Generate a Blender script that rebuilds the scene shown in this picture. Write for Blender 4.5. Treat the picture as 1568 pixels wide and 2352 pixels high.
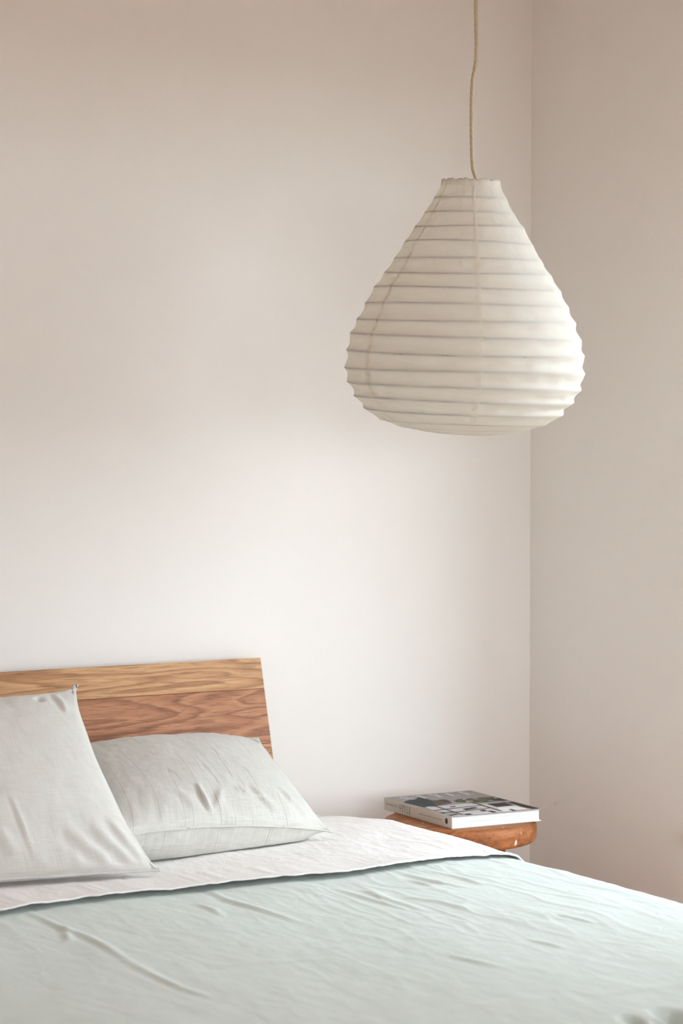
import bpy, bmesh, math, random
import numpy as np
from mathutils import Vector, Matrix

for _o in list(bpy.data.objects):
    bpy.data.objects.remove(_o)
scene = bpy.context.scene
COL = scene.collection
R = math.radians

# ------------------------------------------------------------------ camera
YAW = R(30.3)
CAM_Z = 1.342
HOR = 970.0                        # pixel row of the horizon
FPX = 5553.0                       # focal length in pixels of a 1568x2352 frame
cam_data = bpy.data.cameras.new('camera')
cam = bpy.data.objects.new('camera', cam_data)
COL.objects.link(cam)
cam.location = (0, 0, CAM_Z)
cam.rotation_euler = (R(90) - math.atan((1176.0 - HOR) / FPX), 0, -YAW)
cam_data.sensor_fit = 'VERTICAL'
cam_data.sensor_height = 36.0
cam_data.sensor_width = 24.0
cam_data.lens = 36.0 * FPX / 2352.0
cam_data.clip_start = 0.05
cam_data.dof.use_dof = True
cam_data.dof.focus_distance = 4.66
cam_data.dof.aperture_fstop = 4.5
scene.camera = cam

# ------------------------------------------------------------------ world, daylight, exposure
world = bpy.data.worlds.new('overcast_sky')
scene.world = world
world.use_nodes = True
wb = world.node_tree.nodes['Background']
wb.inputs['Color'].default_value = (0.785, 0.913, 1.0, 1)
wb.inputs['Strength'].default_value = 1.0

WIN_Y0, WIN_Y1, WIN_Z0, WIN_Z1 = 2.75, 3.96, 0.48, 2.10
WALL_X, WALL_Y = 3.193, 4.60
X0, Y0, H = -0.75, -0.95, 2.62        # left wall, front wall (behind the camera), ceiling
FILL_WIN = (0.10, 2.85, 0.60, 2.10)        # unseen window added in the front wall for fill light: x0, x1, z0, z1
def portal(size, loc, rot):
    p = bpy.data.lights.new('window_portal', 'AREA')
    p.shape = 'RECTANGLE'
    p.size, p.size_y = size
    p.cycles.is_portal = True
    o = bpy.data.objects.new('window_portal', p)
    COL.objects.link(o)
    o.location = loc
    o.rotation_euler = rot
portal((WIN_Y1 - WIN_Y0, WIN_Z1 - WIN_Z0), (WALL_X + 0.02, (WIN_Y0 + WIN_Y1) / 2, (WIN_Z0 + WIN_Z1) / 2), (R(90), 0, R(90)))
portal((FILL_WIN[1] - FILL_WIN[0], FILL_WIN[3] - FILL_WIN[2]), ((FILL_WIN[0] + FILL_WIN[1]) / 2, Y0 - 0.02, (FILL_WIN[2] + FILL_WIN[3]) / 2), (R(90), 0, 0))  # portal of the added fill window

scene.view_settings.view_transform = 'Standard'
scene.view_settings.look = 'None'
scene.view_settings.gamma = 1.0
scene.view_settings.use_curve_mapping = False
scene.view_settings.exposure = 3.07
scene.cycles.max_bounces = 14
scene.cycles.diffuse_bounces = 5
scene.cycles.adaptive_threshold = 0.05
scene.cycles.adaptive_min_samples = 14
scene.cycles.transmission_bounces = 8
scene.cycles.caustics_reflective = False
scene.cycles.caustics_refractive = False

FW = Vector((math.sin(YAW), math.cos(YAW), 0))
RT = Vector((math.cos(YAW), -math.sin(YAW), 0))

# ------------------------------------------------------------------ material helpers
def lin(c):
    return tuple((x / 12.92 if x <= 0.04045 else ((x + 0.055) / 1.055) ** 2.4) for x in c)

def rgb(r, g, b):
    return lin((r / 255, g / 255, b / 255)) + (1.0,)

class NT:
    def __init__(self, name):
        self.m = bpy.data.materials.new(name)
        self.m.use_nodes = True
        self.t = self.m.node_tree
        self.t.nodes.clear()
        self.out = self.n('ShaderNodeOutputMaterial')
    def n(self, kind, **kw):
        nd = self.t.nodes.new(kind)
        for k, v in kw.items():
            if k.startswith('_'):
                setattr(nd, k[1:], v)
            else:
                nd.inputs[k.replace('__', ' ')].default_value = v
        return nd
    def l(self, a, b):
        self.t.links.new(a, b)
    def coord(self, which='Object', scale=(1, 1, 1), loc=(0, 0, 0), rot=(0, 0, 0)):
        tc = self.n('ShaderNodeTexCoord')
        mp = self.n('ShaderNodeMapping')
        mp.inputs['Scale'].default_value = scale
        mp.inputs['Location'].default_value = loc
        mp.inputs['Rotation'].default_value = rot
        self.l(tc.outputs[which], mp.inputs['Vector'])
        return mp.outputs['Vector']
    def noise(self, vec, scale=1.0, detail=3.0, rough=0.5, dist=0.0):
        nd = self.n('ShaderNodeTexNoise', Scale=scale, Detail=detail, Roughness=rough, Distortion=dist)
        self.l(vec, nd.inputs['Vector'])
        return nd.outputs['Fac']
    def math(self, op, a, b=None):
        nd = self.n('ShaderNodeMath', _operation=op)
        for i, v in enumerate((a, b)):
            if v is None:
                continue
            if isinstance(v, (int, float)):
                nd.inputs[i].default_value = v
            else:
                self.l(v, nd.inputs[i])
        return nd.outputs[0]
    def ramp(self, fac, stops, interp='LINEAR'):
        nd = self.n('ShaderNodeValToRGB')
        cr = nd.color_ramp
        cr.interpolation = interp
        while len(cr.elements) < len(stops):
            cr.elements.new(0.5)
        for e, (p, c) in zip(cr.elements, stops):
            e.position = p
            e.color = c if len(c) == 4 else tuple(c) + (1,)
        self.l(fac, nd.inputs['Fac'])
        return nd.outputs['Color']
    def mix(self, fac, a, b, mode='MIX'):
        nd = self.n('ShaderNodeMix', _data_type='RGBA', _blend_type=mode)
        for sock, v in ((nd.inputs[0], fac), (nd.inputs[6], a), (nd.inputs[7], b)):
            if isinstance(v, (int, float, tuple)):
                sock.default_value = v
            else:
                self.l(v, sock)
        return nd.outputs[2]
    def bump(self, h, strength=0.3, dist=0.001, normal=None):
        nd = self.n('ShaderNodeBump', Strength=strength, Distance=dist)
        self.l(h, nd.inputs['Height'])
        if normal is not None:
            self.l(normal, nd.inputs['Normal'])
        return nd.outputs['Normal']
    def principled(self, color, rough=0.8, normal=None, spec=0.3, sheen=0.0):
        p = self.n('ShaderNodeBsdfPrincipled')
        if isinstance(color, tuple):
            p.inputs['Base Color'].default_value = color
        else:
            self.l(color, p.inputs['Base Color'])
        if isinstance(rough, (int, float)):
            p.inputs['Roughness'].default_value = rough
        else:
            self.l(rough, p.inputs['Roughness'])
        p.inputs['Specular IOR Level'].default_value = spec
        p.inputs['Sheen Weight'].default_value = sheen
        if normal is not None:
            self.l(normal, p.inputs['Normal'])
        self.l(p.outputs[0], self.out.inputs['Surface'])
        return p

def flat_mat(name, color, rough=0.7, spec=0.3):
    t = NT(name)
    v = t.coord('Object')
    n = t.noise(v, 60, 3)
    c = t.mix(0.12, color, t.mix(n, (0, 0, 0, 1), (1, 1, 1, 1)), 'OVERLAY')
    t.principled(c, rough, spec=spec)
    return t.m

def wall_mat(name, color):
    t = NT(name)
    fine = t.noise(t.coord('Object'), 330, 0.0)
    c = t.mix(t.math('MULTIPLY', fine, 0.14), color, tuple(x * 0.74 for x in color[:3]) + (1,))
    d = t.n('ShaderNodeBsdfDiffuse')
    t.l(c, d.inputs['Color'])
    t.l(d.outputs[0], t.out.inputs['Surface'])
    return t.m

def wood_mat(name, light, mid, dark, seed=0.0, axis=0, rings=11.0, rough=0.5, sc=(1.3, 11.0, 11.0), lineamt=0.55, spec=0.35):
    t = NT(name)
    s = list(sc)
    if axis == 2:
        s = [sc[1], sc[2], sc[0]]
    v = t.coord('Object', scale=tuple(s), loc=(seed * 3.7, seed * 1.9, seed * 2.3))
    base = t.noise(v, 1.0, 2.0, 0.45, 0.35)
    wob = t.noise(v, 6.0, 3.0, 0.6)
    f = t.math('ADD', t.math('MULTIPLY', base, rings), t.math('MULTIPLY', wob, 0.55))
    saw = t.math('FRACT', f)
    col = t.ramp(saw, [(0.0, light), (0.45, mid), (0.80, dark), (0.93, mid), (1.0, light)])
    broad = t.noise(v, 0.55, 1.0)
    col = t.mix(lineamt, mid, col)
    col = t.mix(t.math('MULTIPLY', broad, 0.55), col, light)
    s2 = [x for x in s]
    pv = t.coord('Object', scale=tuple(x * (26 if x == max(s) else 14) for x in s2), loc=(seed, 0, seed))
    pores = t.noise(pv, 1.0, 2.0, 0.6)
    pf = t.ramp(pores, [(0.0, (1, 1, 1)), (0.36, (1, 1, 1)), (0.50, (0, 0, 0)), (1.0, (0, 0, 0))])
    col = t.mix(t.math('MULTIPLY', pf, 0.5), col, tuple(x * 0.55 for x in dark[:3]) + (1,))
    t.principled(col, rough, t.bump(pores, 0.12, 0.0006), spec=spec)
    return t.m

def linen_mat(name, color, dark, slub=0.35, uvscale=1.0, stripes=False, bump=0.5, wr=0.0):
    t = NT(name)
    a = t.noise(t.coord('UV', scale=(700 * uvscale, 26 * uvscale, 1)), 1.0, 2.0, 0.6)
    b = t.noise(t.coord('UV', scale=(26 * uvscale, 700 * uvscale, 1)), 1.0, 2.0, 0.6)
    weave = t.math('MULTIPLY', t.math('ADD', a, b), 0.5)
    w2 = t.ramp(weave, [(0.36, (0, 0, 0)), (0.64, (1, 1, 1))])
    blot = t.noise(t.coord('UV', scale=(9 * uvscale,) * 3), 1.0, 4.0, 0.55)
    c = t.mix(t.math('MULTIPLY', w2, slub), color, dark)
    c = t.mix(t.math('MULTIPLY', blot, 0.18), c, dark)
    h = weave
    if stripes:
        # thick warp threads that run down the cloth at irregular spacing
        sv = t.coord('UV', scale=(1, 0.06, 1))
        wob = t.noise(sv, 13.0 * uvscale, 2.0, 0.5)
        st = t.ramp(wob, [(0.0, (0, 0, 0)), (0.492, (0, 0, 0)), (0.5, (1, 1, 1)), (0.508, (0, 0, 0)), (1.0, (0, 0, 0))])
        brk = t.noise(t.coord('UV', scale=(40, 9 * uvscale, 1)), 1.0, 2.0)
        brk = t.ramp(brk, [(0.42, (0, 0, 0)), (0.58, (1, 1, 1))])
        st = t.math('MULTIPLY', st, brk)
        c = t.mix(t.math('MULTIPLY', st, 0.3), c, tuple(x * 0.45 for x in dark[:3]) + (1,))
        h = t.math('ADD', weave, t.math('MULTIPLY', st, 1.2))
    nrm = t.bump(h, bump, 0.0008)
    if wr > 0:
        cr = t.noise(t.coord('UV', scale=(26 * uvscale, 17 * uvscale, 1)), 1.0, 6.0, 0.62, 0.8)
        ridg = t.math('ABSOLUTE', t.math('SUBTRACT', cr, 0.5))
        nrm = t.bump(ridg, wr, 0.02, nrm)
    t.principled(c, 0.95, nrm, spec=0.1, sheen=0.15)
    return t.m

M = {}
M['wall'] = wall_mat('warm_white_wall_paint', (0.95, 0.897, 0.848, 1))
M['ceiling'] = wall_mat('ceiling_paint', (0.92, 0.87, 0.82, 1))
M['floor'] = wood_mat('floor_boards', rgb(226, 160, 110), rgb(206, 136, 88), rgb(170, 104, 62), 4.2)
M['trim'] = flat_mat('white_trim_paint', (0.8, 0.78, 0.75, 1), 0.45)
M['ground'] = flat_mat('garden_ground', (0.17, 0.13, 0.095, 1), 0.95)
M['plank'] = [
    wood_mat('oak_light', rgb(214, 168, 122), rgb(196, 144, 98), rgb(150, 96, 60), 1.3, rings=10, sc=(1.1, 16, 16), lineamt=0.95),
    wood_mat('oak_red', rgb(196, 138, 100), rgb(174, 114, 78), rgb(128, 76, 48), 2.9, rings=13, sc=(1.7, 13, 13), lineamt=0.95),
    wood_mat('oak_tan', rgb(205, 154, 112), rgb(184, 128, 88), rgb(140, 88, 56), 5.1, rings=10, sc=(1.3, 13, 13), lineamt=0.95),
]
M['pillow_a'] = linen_mat('natural_linen', rgb(226, 222, 216), rgb(176, 168, 158), 0.34, 1.0, False, 0.4)
M['pillow_b'] = linen_mat('natural_linen_striped', rgb(220, 216, 209), rgb(164, 156, 146), 0.42, 1.0, True, 0.5)
M['sheet'] = linen_mat('washed_white_linen', rgb(246, 241, 238), rgb(222, 213, 207), 0.22, 1.0, False, 0.3, wr=0.16)
M['duvet'] = linen_mat('sage_green_linen', rgb(220, 226, 220), rgb(197, 205, 198), 0.28, 1.0, False, 0.3, wr=0.10)
M['duvet_fit'] = flat_mat('green_fitted_sheet', rgb(186, 198, 188), 0.95, 0.1)

# ------------------------------------------------------------------ object helpers
def tag(o, label=None, cat=None, group=None, kind=None):
    if label: o['label'] = label
    if cat: o['category'] = cat
    if group: o['group'] = group
    if kind: o['kind'] = kind
    return o

def empty(name, loc, rot=(0, 0, 0)):
    o = bpy.data.objects.new(name, None)
    o.empty_display_size = 0.05
    o.location = loc
    o.rotation_euler = rot
    COL.objects.link(o)
    return o

def mesh_obj(name, verts, faces, mat, parent=None, smooth=True, uv=None, mats=None, fmat=None):
    me = bpy.data.meshes.new(name)
    me.from_pydata([tuple(v) for v in verts], [], [tuple(f) for f in faces])
    if mats:
        for m in mats: me.materials.append(m)
        if fmat is not None:
            me.polygons.foreach_set('material_index', fmat)
    else:
        me.materials.append(mat)
    if uv is not None:
        lay = me.uv_layers.new(name='UVMap')
        idx = np.empty(len(me.loops), dtype=np.int32)
        me.loops.foreach_get('vertex_index', idx)
        lay.data.foreach_set('uv', np.asarray(uv, dtype=np.float32)[idx].ravel())
    if smooth:
        me.polygons.foreach_set('use_smooth', [True] * len(me.polygons))
    me.update()
    o = bpy.data.objects.new(name, me)
    COL.objects.link(o)
    if parent is not None:
        o.parent = parent
    return o

def bm_obj(name, bm, mat, parent=None, smooth=False):
    me = bpy.data.meshes.new(name)
    bm.normal_update()
    bm.to_mesh(me)
    bm.free()
    me.materials.append(mat)
    if smooth:
        me.polygons.foreach_set('use_smooth', [True] * len(me.polygons))
    o = bpy.data.objects.new(name, me)
    COL.objects.link(o)
    if parent is not None:
        o.parent = parent
    return o

def add_box(bm, x0, x1, y0, y1, z0, z1, bevel=0.0, seg=2):
    r = bmesh.ops.create_cube(bm, size=1.0)
    vs = r['verts']
    for v in vs:
        v.co = Vector((x0 + (v.co.x + 0.5) * (x1 - x0), y0 + (v.co.y + 0.5) * (y1 - y0), z0 + (v.co.z + 0.5) * (z1 - z0)))
    if bevel > 0:
        es = list({e for v in vs for e in v.link_edges})
        bmesh.ops.bevel(bm, geom=es, offset=bevel, segments=seg, affect='EDGES', profile=0.5)

def box_obj(name, b, mat, parent=None, bevel=0.0, seg=2):
    bm = bmesh.new()
    add_box(bm, *b, bevel=bevel, seg=seg)
    return bm_obj(name, bm, mat, parent)

def grid_faces(nu, nv, off=0, wrap_u=False):
    f = []
    for i in range(nu if wrap_u else nu - 1):
        i2 = (i + 1) % nu
        for j in range(nv - 1):
            f.append((off + i * nv + j, off + i2 * nv + j, off + i2 * nv + j + 1, off + i * nv + j + 1))
    return f

def tube(path, radius, seg=10, lobes=0, lobe_amp=0.0, twist=0.0, cap=True):
    P = [Vector(p) for p in path]
    verts, n = [], len(P)
    up = Vector((0.13, 0.31, 0.94)).normalized()
    dist = 0.0
    for i, p in enumerate(P):
        t = (P[min(i + 1, n - 1)] - P[max(i - 1, 0)]).normalized()
        a = t.cross(Vector((0.9, 0.4, 0.05))).normalized()
        b = t.cross(a).normalized()
        if i: dist += (p - P[i - 1]).length
        rr = radius[i] if isinstance(radius, (list, tuple)) else radius
        for k in range(seg):
            an = 2 * math.pi * k / seg
            r2 = rr * (1 + lobe_amp * math.cos(lobes * an + twist * dist)) if lobes else rr
            verts.append(p + a * (r2 * math.cos(an)) + b * (r2 * math.sin(an)))
    faces = []
    for i in range(n - 1):
        for k in range(seg):
            k2 = (k + 1) % seg
            faces.append((i * seg + k, i * seg + k2, (i + 1) * seg + k2, (i + 1) * seg + k))
    if cap:
        faces.append(tuple(range(seg))[::-1])
        faces.append(tuple((n - 1) * seg + k for k in range(seg)))
    return verts, faces

def lathe(profile, seg=64):
    verts, faces = [], []
    n = len(profile)
    for k in range(seg):
        a = 2 * math.pi * k / seg
        for r, z in profile:
            verts.append((r * math.cos(a), r * math.sin(a), z))
    for k in range(seg):
        k2 = (k + 1) % seg
        for j in range(n - 1):
            faces.append((k * n + j, k2 * n + j, k2 * n + j + 1, k * n + j + 1))
    return verts, faces

# numpy gradient noise -------------------------------------------------
_rng = np.random.RandomState(7)
_PERM = _rng.permutation(512)
_GR = np.stack([np.cos(np.linspace(0, 2 * np.pi, 512, endpoint=False)), np.sin(np.linspace(0, 2 * np.pi, 512, endpoint=False))], 1)
def gnoise(x, y, seed=0):
    xi = np.floor(x).astype(int); yi = np.floor(y).astype(int)
    xf = x - xi; yf = y - yi
    def g(ix, iy, fx, fy):
        h = _PERM[(_PERM[(ix + seed * 17) % 512] + iy + seed * 31) % 512]
        gr = _GR[h]
        return gr[..., 0] * fx + gr[..., 1] * fy
    u = xf * xf * xf * (xf * (xf * 6 - 15) + 10); v = yf * yf * yf * (yf * (yf * 6 - 15) + 10)
    a = g(xi, yi, xf, yf); b = g(xi + 1, yi, xf - 1, yf)
    c = g(xi, yi + 1, xf, yf - 1); d = g(xi + 1, yi + 1, xf - 1, yf - 1)
    return (a * (1 - u) + b * u) * (1 - v) + (c * (1 - u) + d * u) * v
def fbm(x, y, seed=0, oct=3, gain=0.5):
    s, a = 0, 1.0
    for k in range(oct):
        s = s + a * gnoise(x * 2 ** k, y * 2 ** k, seed + k)
        a *= gain
    return s
def sstep(e0, e1, x):
    t = np.clip((x - e0) / (e1 - e0), 0, 1)
    return t * t * (3 - 2 * t)
def crease(X, Y, pts, w, amp, valley=0.0):
    """a soft ridge along a polyline, with an optional valley beside it"""
    best = np.full(X.shape, 1e9); side = np.zeros(X.shape); tt = np.zeros(X.shape)
    n = len(pts) - 1
    for i in range(n):
        ax, ay = pts[i]; bx, by = pts[i + 1]
        dx, dy = bx - ax, by - ay
        L2 = dx * dx + dy * dy
        t = np.clip(((X - ax) * dx + (Y - ay) * dy) / L2, 0, 1)
        px, py = ax + t * dx, ay + t * dy
        d = np.hypot(X - px, Y - py)
        s = np.sign((X - ax) * dy - (Y - ay) * dx)
        m = d < best
        best = np.where(m, d, best); side = np.where(m, s, side); tt = np.where(m, (i + t) / n, tt)
    taper = np.clip(np.sin(np.pi * np.clip(tt, 0.0, 1.0)), 0, 1) ** 0.6
    q = best * side / w
    return amp * taper * (np.exp(-q * q) - valley * np.exp(-((q - 1.5) ** 2)))

# ------------------------------------------------------------------ the room
T = 0.16
def struct(o):
    o['kind'] = 'structure'
    return o
struct(box_obj('floor', (X0 - T, WALL_X + T, Y0 - T, WALL_Y + T, -0.12, -0.012), M['floor']))
floor_root = bpy.data.objects['floor']
bw = 0.14
nb = int((WALL_X - X0) / bw) + 1
board_me = None
random.seed(3)
for i in range(nb):
    xa = X0 + i * bw; xb = min(xa + bw - 0.002, WALL_X - 0.001)
    if xb - xa < 0.01: continue
    box_obj('floor_board', (xa, xb, Y0 + 0.001, WALL_Y - 0.001, -0.012, 0.0), M['floor'], floor_root, 0.0008, 1)
struct(box_obj('ceiling', (X0 - T, WALL_X + T, Y0 - T, WALL_Y + T, H, H + 0.12), M['ceiling']))
struct(box_obj('wall_back', (X0 - T, WALL_X + T, WALL_Y, WALL_Y + T, 0.0, H), M['wall']))
struct(box_obj('wall_left', (X0 - T, X0, Y0, WALL_Y, 0.0, H), M['wall']))
bm = bmesh.new()
add_box(bm, X0 - T, FILL_WIN[0], Y0 - T, Y0, 0, H)
add_box(bm, FILL_WIN[1], WALL_X + T, Y0 - T, Y0, 0, H)
add_box(bm, FILL_WIN[0], FILL_WIN[1], Y0 - T, Y0, 0, FILL_WIN[2])
add_box(bm, FILL_WIN[0], FILL_WIN[1], Y0 - T, Y0, FILL_WIN[3], H)
struct(bm_obj('wall_front', bm, M['wall']))
bm = bmesh.new()
add_box(bm, WALL_X, WALL_X + T, Y0, WIN_Y0, 0, H)
add_box(bm, WALL_X, WALL_X + T, WIN_Y1, WALL_Y, 0, H)
add_box(bm, WALL_X, WALL_X + T, WIN_Y0, WIN_Y1, 0, WIN_Z0)
add_box(bm, WALL_X, WALL_X + T, WIN_Y0, WIN_Y1, WIN_Z1, H)
struct(bm_obj('wall_right', bm, M['wall']))
gt = NT('window_glass')
tr = gt.n('ShaderNodeBsdfTransparent'); gl = gt.n('ShaderNodeBsdfGlossy', Roughness=0.02)
mx = gt.n('ShaderNodeMixShader', Fac=0.06)
gt.l(tr.outputs[0], mx.inputs[1]); gt.l(gl.outputs[0], mx.inputs[2]); gt.l(mx.outputs[0], gt.out.inputs['Surface'])
def make_window(n, w, z0, z1, loc, rotz):
    """frame, mullion, panes and sill in local axes: x along the wall, y outwards"""
    f = 0.05
    bm = bmesh.new()
    add_box(bm, 0, f, 0.06, 0.11, z0, z1); add_box(bm, w - f, w, 0.06, 0.11, z0, z1)
    add_box(bm, f, w - f, 0.06, 0.11, z0, z0 + f); add_box(bm, f, w - f, 0.06, 0.11, z1 - f, z1)
    bmesh.ops.remove_doubles(bm, verts=bm.verts, dist=0.0001)
    win = struct(bm_obj('window_%d' % n, bm, M['trim']))
    win.location = loc
    win.rotation_euler = (0, 0, rotz)
    box_obj('mullion', (w / 2 - 0.02, w / 2 + 0.02, 0.06, 0.11, z0 + f, z1 - f), M['trim'], win)
    for pa, pb in ((f, w / 2 - 0.02), (w / 2 + 0.02, w - f)):
        mesh_obj('pane', [(pa, 0.085, z0 + f), (pb, 0.085, z0 + f), (pb, 0.085, z1 - f), (pa, 0.085, z1 - f)], [(0, 1, 2, 3)], gt.m, win, False)
    box_obj('window_sill', (-0.03, w + 0.03, -0.03, 0.062, z0 - 0.021, z0 + 0.004), M['trim'], win)
make_window(1, WIN_Y1 - WIN_Y0, WIN_Z0, WIN_Z1, (WALL_X, WIN_Y1, 0), R(-90))
make_window(2, FILL_WIN[1] - FILL_WIN[0], FILL_WIN[2], FILL_WIN[3], (FILL_WIN[1], Y0, 0), R(180))  # unseen window, added behind the camera to brighten the room
struct(box_obj('baseboard_back', (X0, WALL_X, WALL_Y - 0.014, WALL_Y, 0.0, 0.09), M['trim'], None, 0.003))
struct(box_obj('baseboard_right', (WALL_X - 0.014, WALL_X, Y0, WALL_Y - 0.014, 0.0, 0.09), M['trim'], None, 0.003))
struct(box_obj('ground', (-30, 30, -30, 30, -0.5, -0.4), M['ground']))

# ------------------------------------------------------------------ bed
BED_Z = 0.537
HB_X1 = 2.458
BED_X0 = 0.90                       # left end of the bed
bed = empty('bed', (1.68, 3.45, 0))
tag(bed, 'oak bed with slanted plank headboard against the white wall', 'bed')
def bedpart(o):
    o.parent = bed
    o.matrix_parent_inverse = Matrix.Translation(bed.location).inverted()
    return o
tilt = math.atan(0.27)
hb_bm = bmesh.new()
add_box(hb_bm, BED_X0 + 0.05, HB_X1 - 0.05, 0.0225, 0.036, -0.52, -0.10)
hb = bm_obj('headboard', hb_bm, M['plank'][2])
hb.location = (0, 4.55, 0.838)
hb.rotation_euler = (-tilt, 0, 0)
bedpart(hb)
s = 0.0
for i, wd in enumerate((0.067, 0.118, 0.11, 0.11, 0.12)):
    bm = bmesh.new()
    add_box(bm, BED_X0, HB_X1, 0.0, 0.022, -s - wd + 0.0004, -s, bevel=0.0012, seg=2)
    o = bm_obj('headboard_plank', bm, M['plank'][(0, 1, 2, 1, 0)[i]])
    o.parent = hb
    s += wd
for xa, xb in ((BED_X0, BED_X0 + 0.025), (HB_X1 - 0.035, HB_X1 - 0.01)):
    bedpart(box_obj('side_rail', (xa, xb, 2.46, 4.40, 0.16, 0.30), M['plank'][2], None, 0.003))
bedpart(box_obj('foot_rail', (BED_X0 + 0.025, HB_X1 - 0.035, 2.46, 2.485, 0.16, 0.30), M['plank'][1], None, 0.003))
for xa in (BED_X0 + 0.05, HB_X1 - 0.12):
    for ya in (2.50, 4.26):
        bedpart(box_obj('leg', (xa, xa + 0.06, ya, ya + 0.06, 0.0, 0.20), M['plank'][0], None, 0.004))
for k in range(10):
    ya = 2.53 + k * 0.19
    bedpart(box_obj('slat', (BED_X0 + 0.026, HB_X1 - 0.036, ya, ya + 0.07, 0.26, 0.28), M['plank'][2], None))

# mattress: rounded slab in its fitted sheet
bm = bmesh.new()
add_box(bm, BED_X0 + 0.03, 2.46, 2.60, 4.430, 0.301, 0.508, bevel=0.04, seg=5)
mt = bm_obj('mattress', bm, M['duvet_fit'], None, True)
tag(mt, 'thick mattress in a pale green fitted sheet lying under the duvet', 'mattress')

# ---- duvet (height field with drape on both sides and at the foot)
DX0, DX1, DY0, DY1 = 0.84, 2.508, 2.47, 4.405
RC = 0.07
def drape(sx):
    """distance along the cloth past the edge -> (out, down)"""
    q = np.clip(sx, 0, RC * np.pi / 2)
    out = RC * np.sin(q / RC); dn = RC * (1 - np.cos(q / RC))
    ex = np.clip(sx - RC * np.pi / 2, 0, None)
    return out, dn + ex

def duvet_relief(X, Y):
    z = 0.004 * fbm(X * 3.1, Y * 2.3, 3, 2)
    # long creases that run down the bed
    wx = X + 0.03 * fbm(X * 4, Y * 4, 21, 2)
    rg = 1 - np.abs(fbm(wx * 15, Y * 3.4, 11, 3)) * 2.4
    rg = np.clip(rg, 0, 1) ** 3
    mask = 0.35 + 0.9 * sstep(1.85, 2.2, X) * sstep(2.9, 3.3, Y)
    z = z + 0.0012 * rg * mask
    wy = Y + 0.04 * fbm(X * 3, Y * 3, 41, 2)
    rg2 = np.clip(1 - np.abs(fbm(X * 3.0, wy * 9.0, 51, 3)) * 2.4, 0, 1) ** 3
    z = z + 0.0014 * rg2 * (0.3 + 0.7 * gnoise(X * 2 + 5, Y * 2, 61))
    z = z + 0.0011 * fbm(X * 20, Y * 9, 71, 3)
    # single creases seen in the cloth
    for pts, w, a, v in DUVET_CREASES:
        k = 1.0 if abs(a) > 0.015 else 0.62
        z = z + crease(X, Y, pts, w, a * k, v * (1.0 if k == 1.0 else 0.45))
    return z

DUVET_CREASES = [
    ([(1.546, 3.70), (1.547, 3.533), (1.555, 3.444), (1.548, 3.356), (1.532, 3.244)], 0.0075, 0.0055, 0.7),
    ([(1.532, 3.27), (1.526, 3.142), (1.526, 3.059), (1.537, 2.986)], 0.0075, 0.005, 0.7),
    ([(1.555, 3.54), (1.516, 3.43)], 0.008, 0.005, 0.6),
    ([(1.892, 3.70), (1.876, 3.587), (1.885, 3.488), (1.898, 3.379)], 0.008, 0.005, 0.8),
    ([(1.814, 3.593), (1.817, 3.528), (1.805, 3.474)], 0.007, 0.004, 0.7),
    ([(2.26, 3.66), (2.267, 3.553), (2.288, 3.48)], 0.007, 0.005, 0.8),
    ([(2.312, 3.66), (2.329, 3.564), (2.328, 3.494)], 0.006, 0.0045, 0.8),
    ([(2.235, 3.60), (2.24, 3.52)], 0.006, 0.0045, 0.8),
    ([(2.127, 3.56), (2.11, 3.442), (2.118, 3.332)], 0.009, 0.005, 0.8),
    ([(2.145, 3.46), (2.175, 3.395), (2.181, 3.31)], 0.008, 0.005, 0.8),
    ([(2.085, 3.60), (2.091, 3.453), (2.099, 3.37)], 0.008, 0.0045, 0.8),
    ([(2.282, 3.21), (2.298, 3.12)], 0.005, 0.0035, 0.8),
    ([(2.137, 3.09), (2.153, 3.00)], 0.006, 0.0035, 0.8),
    ([(1.968, 3.05), (1.989, 2.93)], 0.008, 0.0035, 0.8),
    ([(1.45, 2.77), (1.694, 2.764), (1.8, 2.765), (1.96, 2.757)], 0.016, 0.005, 0.4),
    ([(1.62, 3.165), (1.80, 3.135)], 0.012, 0.003, 0.6),
    ([(2.0, 2.735), (2.25, 2.728)], 0.014, 0.004, 0.6),
    # deep folds where the duvet bunches up at the foot of the bed
    ([(1.975, 2.62), (1.955, 2.54), (1.925, 2.40)], 0.008, -0.055, 0.0),
    ([(1.995, 2.575), (1.975, 2.52), (1.95, 2.40)], 0.007, -0.048, 0.0),
    ([(2.045, 2.63), (2.02, 2.54), (1.98, 2.40)], 0.013, -0.080, 0.0),
]

# parameter lines: dense where the photograph looks
def lines(segs):
    out = []
    for a, b, n in segs:
        out.append(np.linspace(a, b, n, endpoint=False))
    out.append(np.array([segs[-1][1]]))
    return np.concatenate(out)
LEN_S = RC * np.pi / 2 + 0.20
WID = DX1 - DX0
su = lines([(-LEN_S, 0, 20), (0, 0.5, 40), (0.5, WID, 340), (WID, WID + RC * np.pi / 2, 26), (WID + RC * np.pi / 2, WID + LEN_S, 14)])
sv = lines([(-LEN_S, -RC * np.pi / 2, 12), (-RC * np.pi / 2, 0.2, 60), (0.2, DY1 - DY0, 430)])
SU, SV = np.meshgrid(su, sv, indexing='ij')
oR, dR = drape(SU - WID); oL, dL = drape(-SU); oF, dF = drape(-SV)
XX = DX0 + np.clip(SU, 0, WID) + oR - oL
YY = DY0 + np.clip(SV, 0, None) - oF
top = duvet_relief(XX, YY)
ZZ = BED_Z + top - np.maximum(np.maximum(dR, dL), dF)
def rear_drop(X, Y):
    return -0.014 * sstep(4.215, 4.28, Y)
ZZ = ZZ + 1.15 * rear_drop(XX, YY)
side = np.clip((dR - RC) / 0.2, 0, 1)
XX = XX + side * (0.012 * np.sin(YY * 21) + 0.006 * np.sin(YY * 47 + 1)) - 0.01 * side
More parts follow.
